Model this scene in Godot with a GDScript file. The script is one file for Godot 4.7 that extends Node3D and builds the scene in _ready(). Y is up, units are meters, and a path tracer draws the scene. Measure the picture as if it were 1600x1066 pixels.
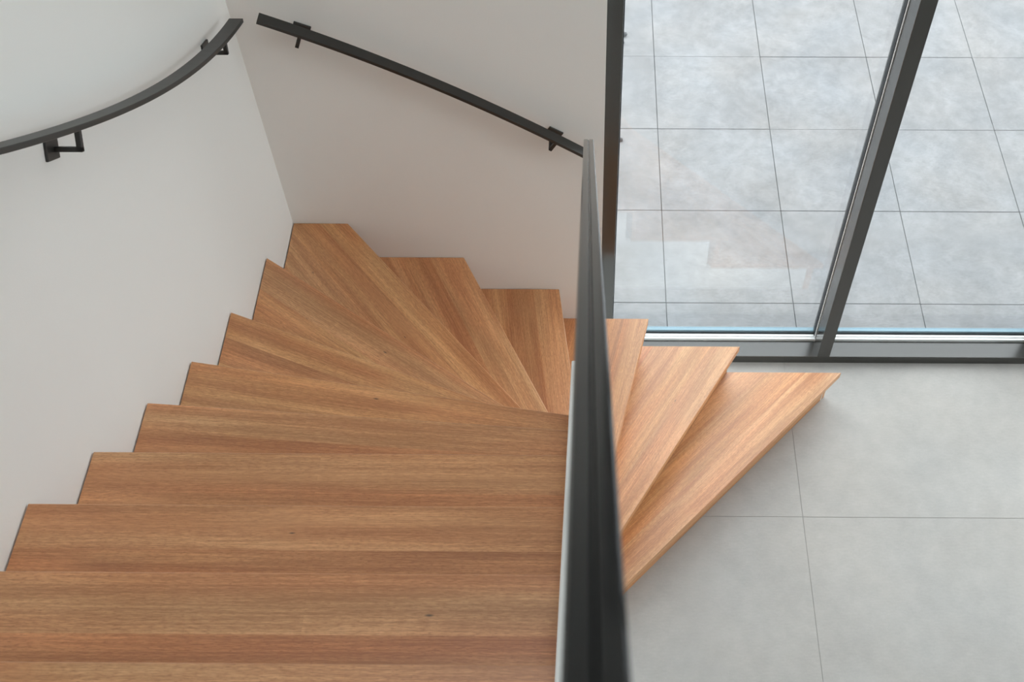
extends Node3D
# Winding oak stair seen from the upper landing: white walls, dark steel rails, a tall window onto a paved terrace.
# Axes: x to the right, y up, z towards the viewer. Left wall at x = 0, back wall at z = 0, floor at y = 0.

const RISE := 0.18
const TREAD_T := 0.032
const ROOM_X := 6.2
const ROOM_Z := 5.6
const ROOM_H := 5.3
const CORE_X0 := 1.0135
const CORE_X1 := 1.09
const CORE_Z := 0.978
const RAIL_SLOPE := 0.791
const WIN_Z := -0.181        # inner face of the window frame
const GLASS_Z := -0.302
const WIN_H := 3.2             # head of the window; wall above
const RG_Z0 := 2.4            # added, unseen glazing of the right-hand wall: full height up to here,
const RG_Z1 := 3.8            # above the height RG_Y up to here
const RG_Y := 2.7
const RG_TOP := 4.9
const SKY_X0 := 0.5           # added roof opening, out of view, to brighten the stair
const SKY_X1 := 2.0
const SKY_Z0 := 1.2
const SKY_Z1 := 2.6
const TERRACE_Y := -0.04

var M := {}
var rng := RandomNumberGenerator.new()


func _ready() -> void:
	rng.seed = 4723
	make_camera()
	make_light()
	make_materials()
	build_room()
	build_window()
	build_terrace()
	build_stair()
	build_balustrade()
	build_wall_rails()
	build_debris()


# ------------------------------------------------------------------ camera and light
func make_camera() -> void:
	var cam := Camera3D.new()
	cam.name = "camera"
	add_child(cam)
	cam.transform = Transform3D(Basis.from_euler(Vector3(-0.946905, 0.009146, -0.0016815), EULER_ORDER_YXZ), Vector3(1.05144, 4.0059, 2.74329))
	var f := 1737.04       # focal length in pixels of the 1600 x 1066 frame; the frame is a crop, so its centre is off the axis
	var near := 0.05
	cam.projection = Camera3D.PROJECTION_FRUSTUM
	cam.keep_aspect = Camera3D.KEEP_HEIGHT
	cam.near = near
	cam.far = 200.0
	cam.size = 1066.0 / f * near
	cam.frustum_offset = Vector2((800.0 - 905.83) / f, (576.54 - 533.0) / f) * near
	var att := CameraAttributesPhysical.new()
	att.frustum_focal_length = 39.0
	att.frustum_focus_distance = 3.1
	att.exposure_aperture = 12.0
	cam.attributes = att
	cam.current = true


func make_light() -> void:
	var env := Environment.new()
	env.background_mode = Environment.BG_SKY
	var sky := Sky.new()
	var sm := ProceduralSkyMaterial.new()      # an overcast sky
	sm.sky_top_color = Color(0.90, 0.93, 0.94)
	sm.sky_horizon_color = Color(0.91, 0.935, 0.94)
	sm.sky_curve = 0.3
	sm.ground_bottom_color = Color(0.45, 0.45, 0.45)
	sm.ground_horizon_color = Color(0.62, 0.63, 0.65)
	sm.energy_multiplier = 1.0
	sky.sky_material = sm
	env.sky = sky
	env.tonemap_mode = Environment.TONE_MAPPER_LINEAR
	env.tonemap_exposure = 4.85
	env.sdfgi_enabled = true
	env.ssao_enabled = true
	env.ssil_enabled = true
	var we := WorldEnvironment.new()
	we.name = "world_environment"
	we.environment = env
	add_child(we)


# ------------------------------------------------------------------ materials
func mat(c: Color, rough: float, metal := 0.0, spec := 0.5) -> StandardMaterial3D:
	var m := StandardMaterial3D.new()
	m.albedo_color = c
	m.roughness = rough
	m.metallic = metal
	m.metallic_specular = spec
	return m


func make_materials() -> void:
	M.wall = mat(Color(0.945, 0.945, 0.935), 0.85, 0.0, 0.3)
	var nt := NoiseTexture2D.new()
	nt.width = 512
	nt.height = 512
	nt.seamless = true
	nt.as_normal_map = true
	nt.bump_strength = 1.2
	nt.noise = noise(0.09, 21, 3)
	M.wall.normal_enabled = true
	M.wall.normal_texture = nt
	M.wall.normal_scale = 0.12
	M.wall.uv1_triplanar = true
	M.wall.uv1_world_triplanar = true
	M.wall.uv1_scale = Vector3.ONE * 3.0
	M.steel = mat(Color(0.165, 0.16, 0.15), 0.40, 0.0, 0.5)
	M.rail = mat(Color(0.055, 0.06, 0.062), 0.12, 0.0, 0.33)
	M.frame = mat(Color(0.185, 0.18, 0.165), 0.20, 0.0, 0.85)
	M.alu = mat(Color(0.96, 0.97, 0.97), 0.3, 0.2, 0.5)
	M.lacquer = mat(Color(0.96, 0.965, 0.96), 0.3)
	M.gasket = mat(Color(0.06, 0.09, 0.11), 0.5)
	M.spacer_reflection = mat(Color(0.36, 0.50, 0.56), 0.4)  # blue of the reflection at the pane foot, put into the colour
	M.grout = mat(Color(0.64, 0.63, 0.615), 0.95, 0.0, 0.2)
	M.dark_joint = mat(Color(0.22, 0.22, 0.225), 0.95, 0.0, 0.2)
	M.stone = mat(Color(0.27, 0.27, 0.28), 0.8)
	M.leaf = mat(Color(0.33, 0.30, 0.26), 0.8)
	var g := StandardMaterial3D.new()
	g.albedo_color = Color(0.86, 0.93, 0.96, 0.06)
	g.transparency = BaseMaterial3D.TRANSPARENCY_ALPHA
	g.roughness = 0.0
	g.metallic_specular = 0.5
	M.glass = g
	M.floor = stone_mat(Color(0.68, 0.667, 0.652), 0.028, 0.018, 0.0, 5, 2.6, 0.55)
	M.paving = stone_mat(Color(0.48, 0.478, 0.483), 0.075, 0.075, 0.6, 9, 2.3, 0.8)
	# oak: three pictures of the grain, five tones of each
	var tones := [Color(1, 1, 1), Color(1.0, 0.99, 0.95), Color(0.97, 0.96, 0.93), Color(0.96, 0.915, 0.875), Color(0.925, 0.88, 0.835)]      # two pale, one middle, one reddish, one dark
	var wood: Array = []
	for i in 3:
		var tex := wood_texture(100 + 17 * i)
		for t in tones:
			var w := mat(t, 0.38, 0.0, 0.7)
			w.albedo_texture = tex
			wood.append(w)
	M.wood = wood


func noise(freq: float, sd: int, oct := 4) -> FastNoiseLite:
	var n := FastNoiseLite.new()
	n.noise_type = FastNoiseLite.TYPE_SIMPLEX_SMOOTH
	n.seed = sd
	n.frequency = freq
	n.fractal_type = FastNoiseLite.FRACTAL_FBM
	n.fractal_octaves = oct
	return n


# a grey picture w x h of noise drawn sw x sh and stretched, as bytes
func layer(w: int, h: int, sw: int, sh: int, freq: float, sd: int, oct := 3) -> PackedByteArray:
	var im: Image = noise(freq, sd, oct).get_seamless_image(sw, sh, false, false, 0.15)
	im.convert(Image.FORMAT_L8)
	im.resize(w, h, Image.INTERPOLATE_CUBIC)
	return im.get_data()


# Oak grain, running along u. The picture covers 1.28 m along by 0.512 m across the grain.
func wood_texture(sd: int) -> ImageTexture:
	var w := 1024
	var h := 1024
	var broad := layer(w, h, 32, 256, 0.035, sd, 2)      # slow bands of tone
	var mid := layer(w, h, 48, 1024, 0.10, sd + 1, 3)   # growth lines
	var fine := layer(w, h, 128, 1024, 0.33, sd + 2, 2)   # fibres
	var pore := layer(w, h, 256, 1024, 0.42, sd + 3, 1)  # short open pores
	var warp := layer(w, h, 64, 128, 0.03, sd + 4, 2)    # bends the growth rings into flames
	var hue := layer(w, h, 24, 128, 0.04, sd + 5, 2)
	var r := RandomNumberGenerator.new()
	r.seed = sd
	var knots: Array = []
	for i in 4:
		knots.append(Vector3(r.randf() * w, r.randf() * h, r.randf_range(2.4, 4.4)))
	var data := PackedByteArray()
	data.resize(w * h * 3)
	var i := 0
	var o := 0
	for y in h:
		var yy := float(y)
		for x in w:
			var ring := yy * 0.11 + float(warp[i]) * 0.16
			var rg := absf(ring * 0.35 - floorf(ring * 0.35) - 0.5) * 2.0
			var t := 0.50 + (float(broad[i]) - 128.0) * 0.0024 + (float(mid[i]) - 128.0) * 0.0021 + (float(fine[i]) - 128.0) * 0.0027 - rg * rg * rg * 0.09
			if pore[i] < 92:
				t -= (92.0 - float(pore[i])) * 0.0075
			t = clampf(t, 0.0, 1.0)
			var hu := (float(hue[i]) - 128.0) * 0.00035
			data[o] = int(clampf(lerpf(175.0, 243.0, t) * (1.0 + hu * 0.5), 0, 255))
			data[o + 1] = int(clampf(lerpf(114.0, 186.0, t) * (1.0 - hu * 0.45), 0, 255))
			data[o + 2] = int(clampf(lerpf(67.0, 133.0, t) * (1.0 - hu * 0.9), 0, 255))
			i += 1
			o += 3
	for k: Vector3 in knots:
		for dy in range(-9, 10):
			for dx in range(-9, 10):
				var d := Vector2(dx / 1.3, dy).length() / k.z
				if d < 1.4:
					var px := posmod(int(k.x) + dx, w)
					var py := posmod(int(k.y) + dy, h)
					var q := (py * w + px) * 3
					var s := clampf(0.35 + d * 0.48, 0.0, 1.0)
					for c in 3:
						data[q + c] = int(data[q + c] * s)
	var im := Image.create_from_data(w, h, false, Image.FORMAT_RGB8, data)
	return ImageTexture.create_from_image(im)


# cast-stone tile: clouds, fine streaks along x, small pits
func stone_mat(base: Color, cloud: float, streak: float, pits: float, sd: int, metres: float, rough: float) -> StandardMaterial3D:
	var w := 1024
	var a := layer(w, w, 256, 256, 0.02, sd, 4)
	var b := layer(w, w, 512, 512, 0.05, sd + 1, 5)
	var c := layer(w, w, 320, 1024, 0.22, sd + 2, 3)
	var p := layer(w, w, 1024, 1024, 0.22, sd + 3, 3)
	var tint := layer(w, w, 128, 128, 0.03, sd + 4, 3)
	var data := PackedByteArray()
	data.resize(w * w * 3)
	var o := 0
	for i in w * w:
		var v := 1.0 + (float(a[i]) - 128.0) / 128.0 * cloud + (float(b[i]) - 128.0) / 128.0 * cloud * 0.9 + (float(p[i]) - 128.0) / 128.0 * streak * 0.8 + (float(c[i]) - 128.0) / 128.0 * streak
		if p[i] < 62:
			v -= (62.0 - float(p[i])) * 0.006 * pits
		var t := (float(tint[i]) - 128.0) / 128.0 * cloud * 0.22
		data[o] = int(clampf(base.r * 255.0 * (v + t), 0, 255))
		data[o + 1] = int(clampf(base.g * 255.0 * v, 0, 255))
		data[o + 2] = int(clampf(base.b * 255.0 * (v - t), 0, 255))
		o += 3
	var m := mat(Color.WHITE, rough, 0.0, 0.5)
	m.albedo_texture = ImageTexture.create_from_image(Image.create_from_data(w, w, false, Image.FORMAT_RGB8, data))
	m.uv1_triplanar = true
	m.uv1_world_triplanar = true
	m.uv1_scale = Vector3.ONE / metres
	return m


# ------------------------------------------------------------------ mesh helpers
func begin() -> SurfaceTool:
	var st := SurfaceTool.new()
	st.begin(Mesh.PRIMITIVE_TRIANGLES)
	return st


# a flat convex face with the outward normal n (front faces run clockwise)
func face(st: SurfaceTool, pts: Array, n: Vector3, uvs: Array = []) -> void:
	var nn := n.normalized()
	for i in range(1, pts.size() - 1):
		var ids := [0, i, i + 1]
		if (pts[i] - pts[0]).cross(pts[i + 1] - pts[0]).dot(nn) > 0.0:
			ids = [0, i + 1, i]
		for k in ids:
			st.set_normal(nn)
			st.set_uv(uvs[k] if uvs.size() > 0 else Vector2(pts[k].x + pts[k].z, pts[k].y + pts[k].z))
			st.add_vertex(pts[k])


# a box with chamfered edges: centre c, half sizes h, chamfer b, turned by basis q
func cbox(st: SurfaceTool, c: Vector3, h: Vector3, b: float, q := Basis.IDENTITY) -> void:
	for a in 3:
		var a1 := (a + 1) % 3
		var a2 := (a + 2) % 3
		for s: float in [-1.0, 1.0]:
			var pts: Array = []
			for e: Vector2 in [Vector2(-1, -1), Vector2(1, -1), Vector2(1, 1), Vector2(-1, 1)]:
				var v := Vector3.ZERO
				v[a] = s * h[a]
				v[a1] = e.x * (h[a1] - b)
				v[a2] = e.y * (h[a2] - b)
				pts.append(c + q * v)
			var n := Vector3.ZERO
			n[a] = s
			face(st, pts, q * n)
	if b <= 0.0:
		return
	for a in 3:
		var a1 := (a + 1) % 3
		var a2 := (a + 2) % 3
		for s1: float in [-1.0, 1.0]:
			for s2: float in [-1.0, 1.0]:
				var pts: Array = []
				for e: Vector2 in [Vector2(-1, 0), Vector2(1, 0), Vector2(1, 1), Vector2(-1, 1)]:
					var v := Vector3.ZERO
					v[a] = e.x * (h[a] - b)
					v[a1] = s1 * (h[a1] - (b if e.y > 0.5 else 0.0))
					v[a2] = s2 * (h[a2] - (0.0 if e.y > 0.5 else b))
					pts.append(c + q * v)
				var n := Vector3.ZERO
				n[a1] = s1
				n[a2] = s2
				face(st, pts, q * n)
	for sx: float in [-1.0, 1.0]:
		for sy: float in [-1.0, 1.0]:
			for sz: float in [-1.0, 1.0]:
				var s := Vector3(sx, sy, sz)
				var pts: Array = []
				for a in 3:
					var v := s * (h - Vector3(b, b, b))
					v[a] = s[a] * h[a]
					pts.append(c + q * v)
				face(st, pts, q * s)


func span(st: SurfaceTool, lo: Vector3, hi: Vector3, b := 0.0) -> void:
	cbox(st, (lo + hi) * 0.5, (hi - lo) * 0.5, b)


func put(st: SurfaceTool, called: String, m: Material, parent: Node = self) -> MeshInstance3D:
	var o := MeshInstance3D.new()
	o.name = called
	o.mesh = st.commit()
	o.material_override = m
	o.cast_shadow = GeometryInstance3D.SHADOW_CASTING_SETTING_ON
	parent.add_child(o, true)
	return o


func group_node(called: String, parent: Node = self, at := Vector3.ZERO) -> Node3D:
	var o := Node3D.new()
	o.name = called
	o.position = at
	parent.add_child(o, true)
	return o


func tag(o: Node, label: String, category: String, group := "") -> void:
	o.set_meta("label", label)
	o.set_meta("category", category)
	if group != "":
		o.set_meta("group", group)


func structure(o: Node, label := "") -> Node:
	o.set_meta("kind", "structure")
	if label != "":
		o.set_meta("label", label)
	return o


func slab(called: String, lo: Vector3, hi: Vector3, m: Material, label := "") -> MeshInstance3D:
	var st := begin()
	span(st, lo, hi)
	var o := put(st, called, m)
	structure(o, label)
	return o


# ------------------------------------------------------------------ the room
func build_room() -> void:
	var t := 0.3
	slab("wall_left", Vector3(-t, -0.3, -0.45), Vector3(0, ROOM_H, ROOM_Z), M.wall, "smooth white plaster wall beside the straight flight")
	slab("wall_back", Vector3(0, -0.3, -0.45), Vector3(1.108, ROOM_H, 0), M.wall, "smooth white plaster wall behind the winding steps")
	slab("wall_over_window", Vector3(1.108, WIN_H, -0.45), Vector3(ROOM_X, ROOM_H, 0), M.wall, "white wall above the tall window")
	slab("wall_front", Vector3(-t, -0.3, ROOM_Z), Vector3(ROOM_X + t, ROOM_H, ROOM_Z + t), M.wall, "white wall behind the landing")
	# the right-hand wall: added glazing, out of view, brightens the stair from that side
	var wr := begin()
	span(wr, Vector3(ROOM_X, -0.3, RG_Z0), Vector3(ROOM_X + t, RG_Y, ROOM_Z))
	span(wr, Vector3(ROOM_X, RG_TOP, -0.45), Vector3(ROOM_X + t, ROOM_H, RG_Z1))
	span(wr, Vector3(ROOM_X, RG_Y, RG_Z1), Vector3(ROOM_X + t, ROOM_H, ROOM_Z))
	span(wr, Vector3(ROOM_X, -0.3, -0.45), Vector3(ROOM_X + t, -0.0015, RG_Z0))
	structure(put(wr, "wall_right", M.wall), "white wall at the far side of the room with added unseen glazing for daylight")
	# ceiling; its unseen opening is added to light the head of the stair
	var cl := begin()
	span(cl, Vector3(-t, ROOM_H, -0.45), Vector3(SKY_X0, ROOM_H + t, ROOM_Z + t))
	span(cl, Vector3(SKY_X1, ROOM_H, -0.45), Vector3(ROOM_X + t, ROOM_H + t, ROOM_Z + t))
	span(cl, Vector3(SKY_X0, ROOM_H, -0.45), Vector3(SKY_X1, ROOM_H + t, SKY_Z0))
	span(cl, Vector3(SKY_X0, ROOM_H, SKY_Z1), Vector3(SKY_X1, ROOM_H + t, ROOM_Z + t))
	structure(put(cl, "ceiling", M.wall), "white ceiling over the stairwell with an added opening for daylight")
	# floor: a bed of grout and large tiles
	var floor_bed := slab("floor", Vector3(0, -0.3, -0.33), Vector3(ROOM_X, -0.0015, ROOM_Z), M.grout, "pale grey tiled floor")
	var jx := [0.0, 0.734, 1.934, 3.134, 4.334, 5.534, ROOM_X]
	var jz := [-0.19, 0.5932, 1.7932, 2.9932, 4.1932, 5.3932, ROOM_Z]
	for i in jx.size() - 1:
		for j in jz.size() - 1:
			var st := begin()
			var g := 0.001
			span(st, Vector3(jx[i] + g, -0.012, jz[j] + g), Vector3(jx[i + 1] - g, 0.0, jz[j + 1] - g), 0.0006)
			put(st, "floor_tile", M.floor, floor_bed)
	# upper floor, behind and beside the head of the stair
	slab("floor_upper", Vector3(CORE_X1 + 0.001, 2.40, 2.42), Vector3(ROOM_X, 2.70, ROOM_Z), M.wall, "upper landing floor slab")
	slab("floor_landing", Vector3(0, 2.40, 2.802), Vector3(CORE_X1 + 0.001, 2.70, ROOM_Z), M.wall, "upper landing at the head of the stair")
	# white core wall between the straight flight and the lowest steps; its top follows the pitch
	var st := begin()
	var y0 := core_top(CORE_Z)
	var y1 := core_top(2.80)
	var b := 0.003
	var prof := [Vector2(CORE_Z, 0), Vector2(2.80, 0), Vector2(2.80, y1), Vector2(CORE_Z, y0)]
	for sx: float in [CORE_X0, CORE_X1]:
		var pts: Array = []
		for p: Vector2 in prof:
			pts.append(Vector3(sx, p.y - (b if p.y > 0.5 else 0.0), p.x))
		face(st, pts, Vector3(-1 if sx == CORE_X0 else 1, 0, 0))
	face(st, [Vector3(CORE_X0 + b, y0, CORE_Z), Vector3(CORE_X1 - b, y0, CORE_Z), Vector3(CORE_X1 - b, y1, 2.80), Vector3(CORE_X0 + b, y1, 2.80)], Vector3(0, 0.78, -0.63))
	face(st, [Vector3(CORE_X0, y0 - b, CORE_Z), Vector3(CORE_X0 + b, y0, CORE_Z), Vector3(CORE_X0 + b, y1, 2.80), Vector3(CORE_X0, y1 - b, 2.80)], Vector3(-1, 1, -0.6))
	face(st, [Vector3(CORE_X1, y0 - b, CORE_Z), Vector3(CORE_X1 - b, y0, CORE_Z), Vector3(CORE_X1 - b, y1, 2.80), Vector3(CORE_X1, y1 - b, 2.80)], Vector3(1, 1, -0.6))
	face(st, [Vector3(CORE_X0, 0, CORE_Z), Vector3(CORE_X1, 0, CORE_Z), Vector3(CORE_X1, y0 - b, CORE_Z), Vector3(CORE_X1 - b, y0, CORE_Z), Vector3(CORE_X0 + b, y0, CORE_Z), Vector3(CORE_X0, y0 - b, CORE_Z)], Vector3(0, 0, -1))
	face(st, [Vector3(CORE_X0, 0, 2.80), Vector3(CORE_X1, 0, 2.80), Vector3(CORE_X1, y1 - b, 2.80), Vector3(CORE_X0, y1 - b, 2.80)], Vector3(0, 0, 1))
	structure(put(st, "wall_core", M.lacquer), "slim white wall carrying the inner ends of the treads")


func core_top(z: float) -> float:
	return 2.16 + 0.806 * (z - 1.7344) + 0.04


# ------------------------------------------------------------------ the window
func build_window() -> void:
	var win := group_node("window_1")
	structure(win, "tall window with dark grey metal frame and clear panes")
	var h := WIN_H
	var posts: Array = [[1.09, 1.163], [2.076, 2.130], [3.043, 3.097], [4.010, 4.064], [4.977, 5.031], [ROOM_X - 0.08, ROOM_X]]
	for i in posts.size():
		var st := begin()
		span(st, Vector3(posts[i][0], 0.045, -0.345), Vector3(posts[i][1], h, WIN_Z), 0.0012)
		put(st, "mullion" if i > 0 and i < posts.size() - 1 else "jamb", M.frame, win)
	var st0 := begin()
	span(st0, Vector3(1.108, -0.01, -0.268), Vector3(ROOM_X, 0.045, WIN_Z), 0.0015)
	span(st0, Vector3(1.108, -0.06, -0.335), Vector3(ROOM_X, 0.030, -0.268))
	put(st0, "bottom_rail", M.frame, win)
	var st1 := begin()
	span(st1, Vector3(1.108, h - 0.07, -0.40), Vector3(ROOM_X, h, WIN_Z), 0.0015)
	put(st1, "head_rail", M.frame, win)
	for i in posts.size() - 1:
		var x0: float = posts[i][1]
		var x1: float = posts[i + 1][0]
		var top := h - 0.07
		# bright aluminium glazing bead with two ribs at the foot, one slim strip up each side
		var bd := begin()
		span(bd, Vector3(x0, 0.030, -0.281), Vector3(x1, 0.058, -0.269), 0.0015)
		span(bd, Vector3(x0, 0.030, -0.296), Vector3(x1, 0.060, -0.2825), 0.0015)
		put(bd, "glazing_bead", M.alu, win)
		var gs := begin()
		span(gs, Vector3(x0, 0.030, -0.300), Vector3(x1, 0.064, -0.2965))
		for sx: float in [x0, x1 - 0.006]:
			span(gs, Vector3(sx, 0.06, -0.316), Vector3(sx + 0.008, top, -0.286))
		put(gs, "gasket", M.gasket, win)
		for sx: float in [x0, x1 - 0.004]:
			var sb := begin()
			span(sb, Vector3(sx, 0.06, -0.285), Vector3(sx + 0.004, top, -0.278), 0.001)
			put(sb, "side_bead", M.alu, win)
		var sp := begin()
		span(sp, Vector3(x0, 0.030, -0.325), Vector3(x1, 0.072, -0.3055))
		put(sp, "spacer_reflection_bar", M.spacer_reflection, win)  # bar standing in for the bluish reflected band low in the glass
		var gl := begin()
		span(gl, Vector3(x0 + 0.006, 0.058, GLASS_Z - 0.003), Vector3(x1 - 0.006, top, GLASS_Z + 0.002))
		put(gl, "pane", M.glass, win)


	# glazing out of view in right-hand wall and ceiling, added to brighten the room
	var side := group_node("added_window_2")
	structure(side, "added side window with clear panes, out of view, to brighten the room")
	for z: Array in [[-0.30, 0.72], [0.78, RG_Z0 - 0.06]]:
		var ps := begin()
		span(ps, Vector3(ROOM_X + 0.14, 0.0, z[0]), Vector3(ROOM_X + 0.145, RG_Y, z[1]))
		put(ps, "pane", M.glass, side)
	for z: Array in [[-0.30, 1.4], [1.46, RG_Z1]]:
		var ps := begin()
		span(ps, Vector3(ROOM_X + 0.14, RG_Y + 0.06, z[0]), Vector3(ROOM_X + 0.145, RG_TOP, z[1]))
		put(ps, "pane", M.glass, side)
	for z: Array in [[0.72, 0.78, 0.0, RG_Y], [RG_Z0 - 0.06, RG_Z0, 0.0, RG_Y], [1.40, 1.46, RG_Y, RG_TOP]]:
		var ps := begin()
		span(ps, Vector3(ROOM_X + 0.1, z[2], z[0]), Vector3(ROOM_X + 0.18, z[3], z[1]), 0.0015)
		put(ps, "mullion", M.frame, side)
	var tr := begin()
	span(tr, Vector3(ROOM_X + 0.1, RG_Y, -0.30), Vector3(ROOM_X + 0.18, RG_Y + 0.06, RG_Z1), 0.0015)
	put(tr, "transom", M.frame, side)
	var roof := group_node("added_window_3")
	structure(roof, "added roof light with one clear pane, out of view, to brighten the stair")
	var rp := begin()
	span(rp, Vector3(SKY_X0, ROOM_H + 0.2, SKY_Z0), Vector3(SKY_X1, ROOM_H + 0.206, SKY_Z1))
	put(rp, "pane", M.glass, roof)


# ------------------------------------------------------------------ the terrace outside
func build_terrace() -> void:
	var bed := slab("floor_terrace", Vector3(-3.0, TERRACE_Y - 0.25, -9.0), Vector3(12.0, TERRACE_Y - 0.008, -0.337), M.dark_joint, "grey concrete slab paving of the terrace")
	var s := 0.5947
	var x0 := 1.4265
	var z0 := -2.3379
	var g := 0.0016
	for i in range(-2, 9):
		for j in range(-5, 4):
			var lo := Vector3(x0 + i * s + g, TERRACE_Y - 0.03, z0 + (j - 1) * s + g)
			var hi := Vector3(x0 + (i + 1) * s - g, TERRACE_Y, z0 + j * s - g)
			var dy := rng.randf_range(-0.0012, 0.0012)
			lo.y += dy
			hi.y += dy
			var st := begin()
			span(st, lo, hi, 0.0012)
			put(st, "paving_slab", M.paving, bed)
	# the strip of slabs between the last joint and the window
	for i in range(-2, 9):
		var st := begin()
		span(st, Vector3(x0 + i * s + g, TERRACE_Y - 0.03, z0 + 3 * s + g), Vector3(x0 + (i + 1) * s - g, TERRACE_Y, -0.337), 0.0012)
		put(st, "paving_slab", M.paving, bed)


# ------------------------------------------------------------------ the stair
# nosing of each tread in plan: outer end at the wall, inner end at the core (x, z)
var nose := {
	1: [Vector2(2.1339, 0.0), Vector2(1.1913, 0.9911)],
	2: [Vector2(1.6841, 0.0), Vector2(1.1881, 0.8384)],
	3: [Vector2(1.3000, 0.0), Vector2(1.1725, 0.5703)],
	4: [Vector2(0.9473, 0.0), Vector2(0.9938, 0.3596)],
	5: [Vector2(0.5963, 0.0), Vector2(0.9233, 0.6803)],
	6: [Vector2(0.1956, 0.0), Vector2(0.8347, 0.7749)],
	7: [Vector2(0.0, 0.3225), Vector2(0.7667, 0.8736)],
	8: [Vector2(0.0, 0.6960), Vector2(0.7610, 1.0071)],
	9: [Vector2(0.0, 1.0080), Vector2(1.0076, 1.1719)],
	10: [Vector2(0.0, 1.2628), Vector2(1.0054, 1.3328)],
	11: [Vector2(0.0, 1.5100), Vector2(1.0101, 1.5110)],
	12: [Vector2(0.0, 1.7344), Vector2(1.0, 1.7344)],
	13: [Vector2(0.0, 1.9577), Vector2(1.0, 1.9577)],
	14: [Vector2(0.0, 2.1785), Vector2(1.0, 2.1785)],
	15: [Vector2(0.0, 2.4010), Vector2(1.0, 2.4010)],
	16: [Vector2(0.0, 2.7600), Vector2(1.0, 2.7600)],
}


func upstairs(k: int) -> Vector2:
	var d: Vector2 = (nose[k][1] - nose[k][0]).normalized()
	var n := Vector2(-d.y, d.x)
	# walking up, the wall is on the outer end; the steps turn clockwise in plan round the core
	var to_next: Vector2 = nose[mini(k + 1, 16)][0] - nose[k][0]
	if k == 16:
		to_next = Vector2(0, 1)
	return n if n.dot(to_next) > 0.0 else -n


func half_plane(p: Vector2, d: Vector2, up: Vector2) -> PackedVector2Array:
	return PackedVector2Array([p - d * 6.0, p + d * 6.0, p + d * 6.0 + up * 6.0, p - d * 6.0 + up * 6.0])


func cut(poly: PackedVector2Array, with: PackedVector2Array, near: Vector2) -> PackedVector2Array:
	var best := PackedVector2Array()
	var best_d := 1e9
	for piece: PackedVector2Array in Geometry2D.intersect_polygons(poly, with):
		var d := 0.0 if Geometry2D.is_point_in_polygon(near, piece) else 1.0
		if d < best_d and not Geometry2D.is_polygon_clockwise(piece) or best.is_empty():
			best = piece
			best_d = d
	return best


# a prism over the plan polygon with grain along dir; edges lying on the nosing get a small chamfer
func prism(poly: PackedVector2Array, y0: float, y1: float, dir: Vector2, off: Vector2, nose_p: Vector2, nose_n: Vector2, bevel: float) -> SurfaceTool:
	var st := begin()
	var perp := Vector2(-dir.y, dir.x)
	var n := poly.size()
	var top := PackedVector2Array(poly)
	if bevel > 0.0:
		for i in n:
			var a := poly[i]
			if absf((a - nose_p).dot(nose_n)) < 0.0008:
				var prev := poly[(i + n - 1) % n]
				var next := poly[(i + 1) % n]
				var other := prev if (prev - nose_p).dot(nose_n) > (next - nose_p).dot(nose_n) else next
				var e := (other - a).normalized()
				var c := e.dot(nose_n)
				if c > 0.05:
					top[i] = a + e * minf(bevel / c, (other - a).length() * 0.5)
	var tri := Geometry2D.triangulate_polygon(top)
	for i in range(0, tri.size(), 3):
		var pts: Array = []
		var uvs: Array = []
		var low: Array = []
		for j in 3:
			var q := top[tri[i + j]]
			var ql := poly[tri[i + j]]
			pts.append(Vector3(q.x, y1, q.y))
			low.append(Vector3(ql.x, y0, ql.y))
			uvs.append(Vector2(q.dot(dir) / 1.28, q.dot(perp) / 0.512) + off)
		face(st, pts, Vector3.UP, uvs)
		face(st, low, Vector3.DOWN, uvs)
	var mid := Vector2.ZERO
	for q in poly:
		mid += q / n
	var ys := y1 - bevel
	for i in n:
		var a := poly[i]
		var b := poly[(i + 1) % n]
		if a.distance_to(b) < 0.0005:
			continue
		var e := (b - a).normalized()
		var out := Vector2(e.y, -e.x)
		if out.dot((a + b) * 0.5 - mid) < 0.0:
			out = -out
		var ta := top[i]
		var tb := top[(i + 1) % n]
		var along := absf(e.dot(dir)) > 0.7
		var u0 := (a.dot(dir) if along else a.dot(perp)) / 1.28
		var u1 := (b.dot(dir) if along else b.dot(perp)) / 1.28
		var uv := [Vector2(u0, y0 / 0.512) + off, Vector2(u1, y0 / 0.512) + off, Vector2(u1, ys / 0.512) + off, Vector2(u0, ys / 0.512) + off]
		face(st, [Vector3(a.x, y0, a.y), Vector3(b.x, y0, b.y), Vector3(b.x, ys, b.y), Vector3(a.x, ys, a.y)], Vector3(out.x, 0, out.y), uv)
		if bevel > 0.0:
			face(st, [Vector3(a.x, ys, a.y), Vector3(b.x, ys, b.y), Vector3(tb.x, y1, tb.y), Vector3(ta.x, y1, ta.y)], Vector3(out.x, 1, out.y), uv)
	return st


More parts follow.
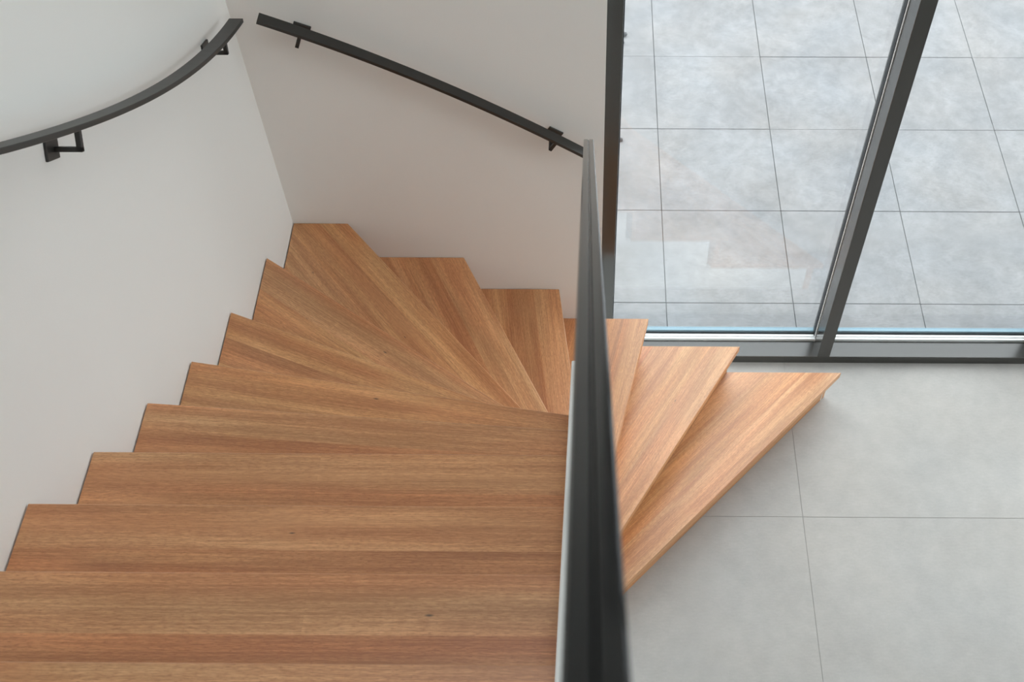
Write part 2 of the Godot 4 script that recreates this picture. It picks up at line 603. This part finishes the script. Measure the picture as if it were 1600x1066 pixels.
func build_stair() -> void:
	var stair := group_node("staircase")
	tag(stair, "winding oak staircase with wedge-shaped treads turning along two white walls", "staircase")
	var g := 0.004
	var foot := PackedVector2Array([Vector2(g, 0.0025), Vector2(2.5, 0.0025), Vector2(2.5, 1.35), Vector2(CORE_X1 + 0.0005, 1.35), Vector2(CORE_X1 + 0.0005, CORE_Z - 0.0005), Vector2(CORE_X0 - 0.0005, CORE_Z - 0.0005), Vector2(CORE_X0 - 0.0005, 2.80), Vector2(g, 2.80)])
	for k in range(1, 16):
		var p: Vector2 = nose[k][0]
		var d: Vector2 = (nose[k][1] - p).normalized()
		var up := upstairs(k)
		var inner: Vector2 = nose[k][1]
		var ref: Vector2 = (p + inner) * 0.5 + up * 0.03
		var poly := cut(foot, half_plane(p, d, up), ref)
		var np: Vector2 = nose[k + 1][0]
		var nd: Vector2 = (nose[k + 1][1] - np).normalized()
		var nup := upstairs(k + 1)
		poly = cut(poly, half_plane(np + nup * (0.05 if k < 15 else 0.0), nd, -nup), ref)
		var y1 := RISE * k
		var tread := group_node("tread", stair)
		# staves glued side by side, parallel to the nosing
		var far := 0.0
		for q in poly:
			far = maxf(far, (q - p).dot(up))
		var t0 := 0.0
		var first := true
		var last_tone := -1
		while t0 < far - 0.001:
			var t1 := t0 + rng.randf_range(0.078, 0.118)
			if far - t1 < 0.03:
				t1 = far + 0.01
			var strip := PackedVector2Array([p + up * t0 - d * 4.0, p + up * t0 + d * 4.0, p + up * t1 + d * 4.0, p + up * t1 - d * 4.0])
			# the stave at the nosing is mostly a pale one, those behind it vary
			var shade := rng.randi_range(0, 2) if first else rng.randi_range(0, 4)
			if shade == last_tone:
				shade = (shade + 3) % 5
			last_tone = shade
			var tone := 5 * rng.randi_range(0, 2) + shade
			for piece: PackedVector2Array in Geometry2D.intersect_polygons(poly, strip):
				if piece.size() < 3 or area(piece) < 0.0002:
					continue
				var off := Vector2(rng.randf(), rng.randf())
				var st := prism(piece, y1 - TREAD_T, y1, d, off, p, up, 0.0016 if first else 0.0)
				put(st, "stave", M.wood[tone], tread)
			first = false
			t0 = t1
		# riser, set back under the nosing
		var back := 0.03
		var band := PackedVector2Array([p + up * back - d * 4.0, p + up * back + d * 4.0, p + up * (back + 0.018) + d * 4.0, p + up * (back + 0.018) - d * 4.0])
		var rp := cut(foot, band, (p + inner) * 0.5 + up * (back + 0.009))
		var ylow := RISE * (k - 1) if k > 1 else 0.0
		var rs := prism(rp, ylow, y1 - TREAD_T, d, Vector2(rng.randf(), rng.randf()), p, up, 0.0)
		put(rs, "riser", M.wood[rng.randi_range(0, M.wood.size() - 1)], stair)
	# white stringer closing the back of the three lowest steps, in front of the window
	var st := begin()
	for r: Array in [[1.11, 2.075, 0.0, 0.147], [1.11, 1.60, 0.147, 0.327], [1.11, 1.225, 0.327, 0.507]]:
		span(st, Vector3(r[0], r[2], 0.006), Vector3(r[1], r[3], 0.022))
	var sg := put(st, "back_stringer", M.wall, stair)
	sg.set_meta("label", "white stepped stringer closing the backs of the lowest steps")


func area(p: PackedVector2Array) -> float:
	var a := 0.0
	for i in p.size():
		a += p[i].cross(p[(i + 1) % p.size()])
	return absf(a) * 0.5


# ------------------------------------------------------------------ balustrade over the core wall
func build_balustrade() -> void:
	var b := group_node("stair_balustrade", self, Vector3(0, 0, 0))
	tag(b, "dark steel balustrade rail sloping down above the slim white core wall", "railing")
	var ang := atan(RAIL_SLOPE)
	var q := Basis(Vector3(1, 0, 0), Vector3(0, cos(ang), -sin(ang)), Vector3(0, sin(ang), cos(ang)))
	var za := 0.945
	var zb := 2.80
	var length := (zb - za) / cos(ang)
	var zc := (za + zb) * 0.5
	var mid := Vector3(1.0550, rail_y(zc), zc)
	for s: float in [-1.0, 1.0]:
		var st := begin()
		cbox(st, mid + q * Vector3(s * 0.0056, -0.015, 0), Vector3(0.0051, 0.015, length * 0.5), 0.0015, q)
		put(st, "rail_bar", M.rail, b)
	var st := begin()
	cbox(st, mid + q * Vector3(0, -0.0168, 0), Vector3(0.0006, 0.0148, length * 0.5 - 0.004), 0.0, q)
	put(st, "rail_web", M.rail, b)
	for z: float in [1.03, 1.72, 2.41]:
		var ps := begin()
		var lo := core_top(z) - 0.02
		var hi := rail_y(z) - 0.032
		cbox(ps, Vector3(1.0546, (lo + hi) * 0.5, z), Vector3(0.005, (hi - lo) * 0.5, 0.02), 0.001)
		put(ps, "post", M.rail, b)


# ------------------------------------------------------------------ the two rails on the walls
func rail_y(z: float) -> float:
	return 2.3537 + RAIL_SLOPE * (z - 0.945)


func left_rail_y(z: float) -> float:
	if z > 1.36:
		return left_rail_y(1.36) + (z - 1.36) * 0.74
	return 2.00290 + 0.24250 * z + 0.26654 * z * z - 0.04528 * z * z * z


func back_rail_y(x: float) -> float:
	return 2.04028 - 0.38866 * x - 0.14029 * x * x


# a flat bar swept along a curve in a plane parallel to a wall: path holds the middle of the upper face
func flat_bar(st: SurfaceTool, path: Array, side: Vector3, hw: float, thick: float, c: float) -> void:
	var prof := [Vector2(-hw + c, 0), Vector2(hw - c, 0), Vector2(hw, -c), Vector2(hw, -thick + c), Vector2(hw - c, -thick), Vector2(-hw + c, -thick), Vector2(-hw, -thick + c), Vector2(-hw, -c)]
	var rings: Array = []
	var ups: Array = []
	for i in path.size():
		var t: Vector3 = (path[mini(i + 1, path.size() - 1)] - path[maxi(i - 1, 0)]).normalized()
		var u := t.cross(side).normalized()
		if u.y < 0.0:
			u = -u
		ups.append(u)
		var ring: Array = []
		for p: Vector2 in prof:
			ring.append(path[i] + side * p.x + u * p.y)
		rings.append(ring)
	for i in path.size() - 1:
		for j in prof.size():
			var j2 := (j + 1) % prof.size()
			var e: Vector2 = prof[j2] - prof[j]
			var n2 := Vector2(-e.y, e.x).normalized()
			var n: Vector3 = side * n2.x + ups[i] * n2.y
			face(st, [rings[i][j], rings[i][j2], rings[i + 1][j2], rings[i + 1][j]], n)
	face(st, rings[0], path[0] - path[1])
	face(st, rings[-1], path[-1] - path[-2])


# wall plate, arm and upright of one bracket: c on the wall, t along the rail, n out of the wall
func bracket(parent: Node, c: Vector3, plate: Vector3, t: Vector3, n: Vector3, rise: float) -> void:
	var u := n.cross(t).normalized()
	if u.y < 0.0:
		u = -u
	var q := Basis(t, u, t.cross(u))
	var b := group_node("bracket", parent)
	var st := begin()
	cbox(st, plate + n * 0.003, Vector3(0.026, 0.0245, 0.003), 0.001, q)
	put(st, "wall_plate", M.steel, b)
	var sa := begin()
	cbox(sa, c + n * 0.0325 - u * 0.006, Vector3(0.0055, 0.005, 0.0285), 0.0008, q)
	cbox(sa, c + n * 0.0555 + u * (rise * 0.5 - 0.0055), Vector3(0.0055, rise * 0.5 + 0.0055, 0.0055), 0.0008, q)
	put(sa, "arm", M.steel, b)


func build_wall_rails() -> void:
	var rail_t := 0.0115
	var a := group_node("wall_handrail")
	tag(a, "dark grey curved flat steel handrail on the white wall beside the straight flight", "handrail", "wall handrails of the stair")
	var path: Array = []
	for i in 61:
		var z := lerpf(0.106, 2.45, i / 60.0)
		path.append(Vector3(0.055, left_rail_y(z), z))
	var st := begin()
	flat_bar(st, path, Vector3(1, 0, 0), 0.02, rail_t, 0.001)
	put(st, "rail", M.steel, a)
	for spot: Vector3 in [Vector3(2.034, 0.2500, 0.33), Vector3(2.490, 1.1200, 0.66), Vector3(3.02, 2.02, 0.74)]:
		var tn := Vector3(0, spot.z, 1).normalized()
		var gap := left_rail_y(spot.y) - spot.x
		bracket(a, Vector3(0, spot.x, spot.y), Vector3(0, spot.x, spot.y) + Vector3(0, 0.0045, 0.0085), tn, Vector3(1, 0, 0), gap * tn.z - rail_t)
	var b := group_node("wall_handrail")
	tag(b, "dark grey flat steel handrail on the white wall behind the winding steps", "handrail", "wall handrails of the stair")
	path = []
	for i in 31:
		var x := lerpf(0.101, 1.075, i / 30.0)
		path.append(Vector3(x, back_rail_y(x), 0.055))
	var sb := begin()
	flat_bar(sb, path, Vector3(0, 0, 1), 0.02, rail_t, 0.001)
	put(sb, "rail", M.steel, b)
	for spot: Vector3 in [Vector3(0.1960, 1.904, -0.42), Vector3(0.9370, 1.499, -0.62)]:
		var tn := Vector3(1, spot.z, 0).normalized()
		var gap := back_rail_y(spot.x) - spot.y
		bracket(b, Vector3(spot.x, spot.y, 0), Vector3(spot.x + 0.003, spot.y + 0.0085, 0), tn, Vector3(0, 0, 1), gap * tn.x - rail_t)


# ------------------------------------------------------------------ bits lying on the terrace by the window jamb
func build_debris() -> void:
	var spots := [Vector3(1.2585, -2.515, 0.021), Vector3(1.2430, -2.445, 0.017), Vector3(1.2245, -1.648, 0.017)]
	var labels := ["small grey pebble lying on the terrace paving, the larger of two close together", "small grey pebble lying on the terrace paving, the smaller of two close together", "single grey pebble lying alone on the terrace paving beside the window jamb"]
	for i in spots.size():
		var s: Vector3 = spots[i]
		var st := begin()
		var r := RandomNumberGenerator.new()
		r.seed = 50 + i
		var nu := 9
		var nv := 6
		var pts: Array = []
		for v in nv + 1:
			var row: Array = []
			for u in nu:
				var th := PI * v / nv
				var ph := TAU * u / nu
				var k := s.z * (1.0 if v == 0 or v == nv else r.randf_range(0.82, 1.12))
				row.append(Vector3(sin(th) * cos(ph) * k, cos(th) * k * 0.6, sin(th) * sin(ph) * k * 0.85))
			pts.append(row)
		for v in nv:
			for u in nu:
				var u2 := (u + 1) % nu
				var m: Vector3 = (pts[v][u] + pts[v + 1][u2]) * 0.5
				face(st, [pts[v][u], pts[v][u2], pts[v + 1][u2]], m)
				face(st, [pts[v][u], pts[v + 1][u2], pts[v + 1][u]], m)
		var o := put(st, "pebble", M.stone)
		o.position = Vector3(s.x, TERRACE_Y + s.z * 0.55, s.y)
		tag(o, labels[i], "pebble", "pebbles on the terrace")
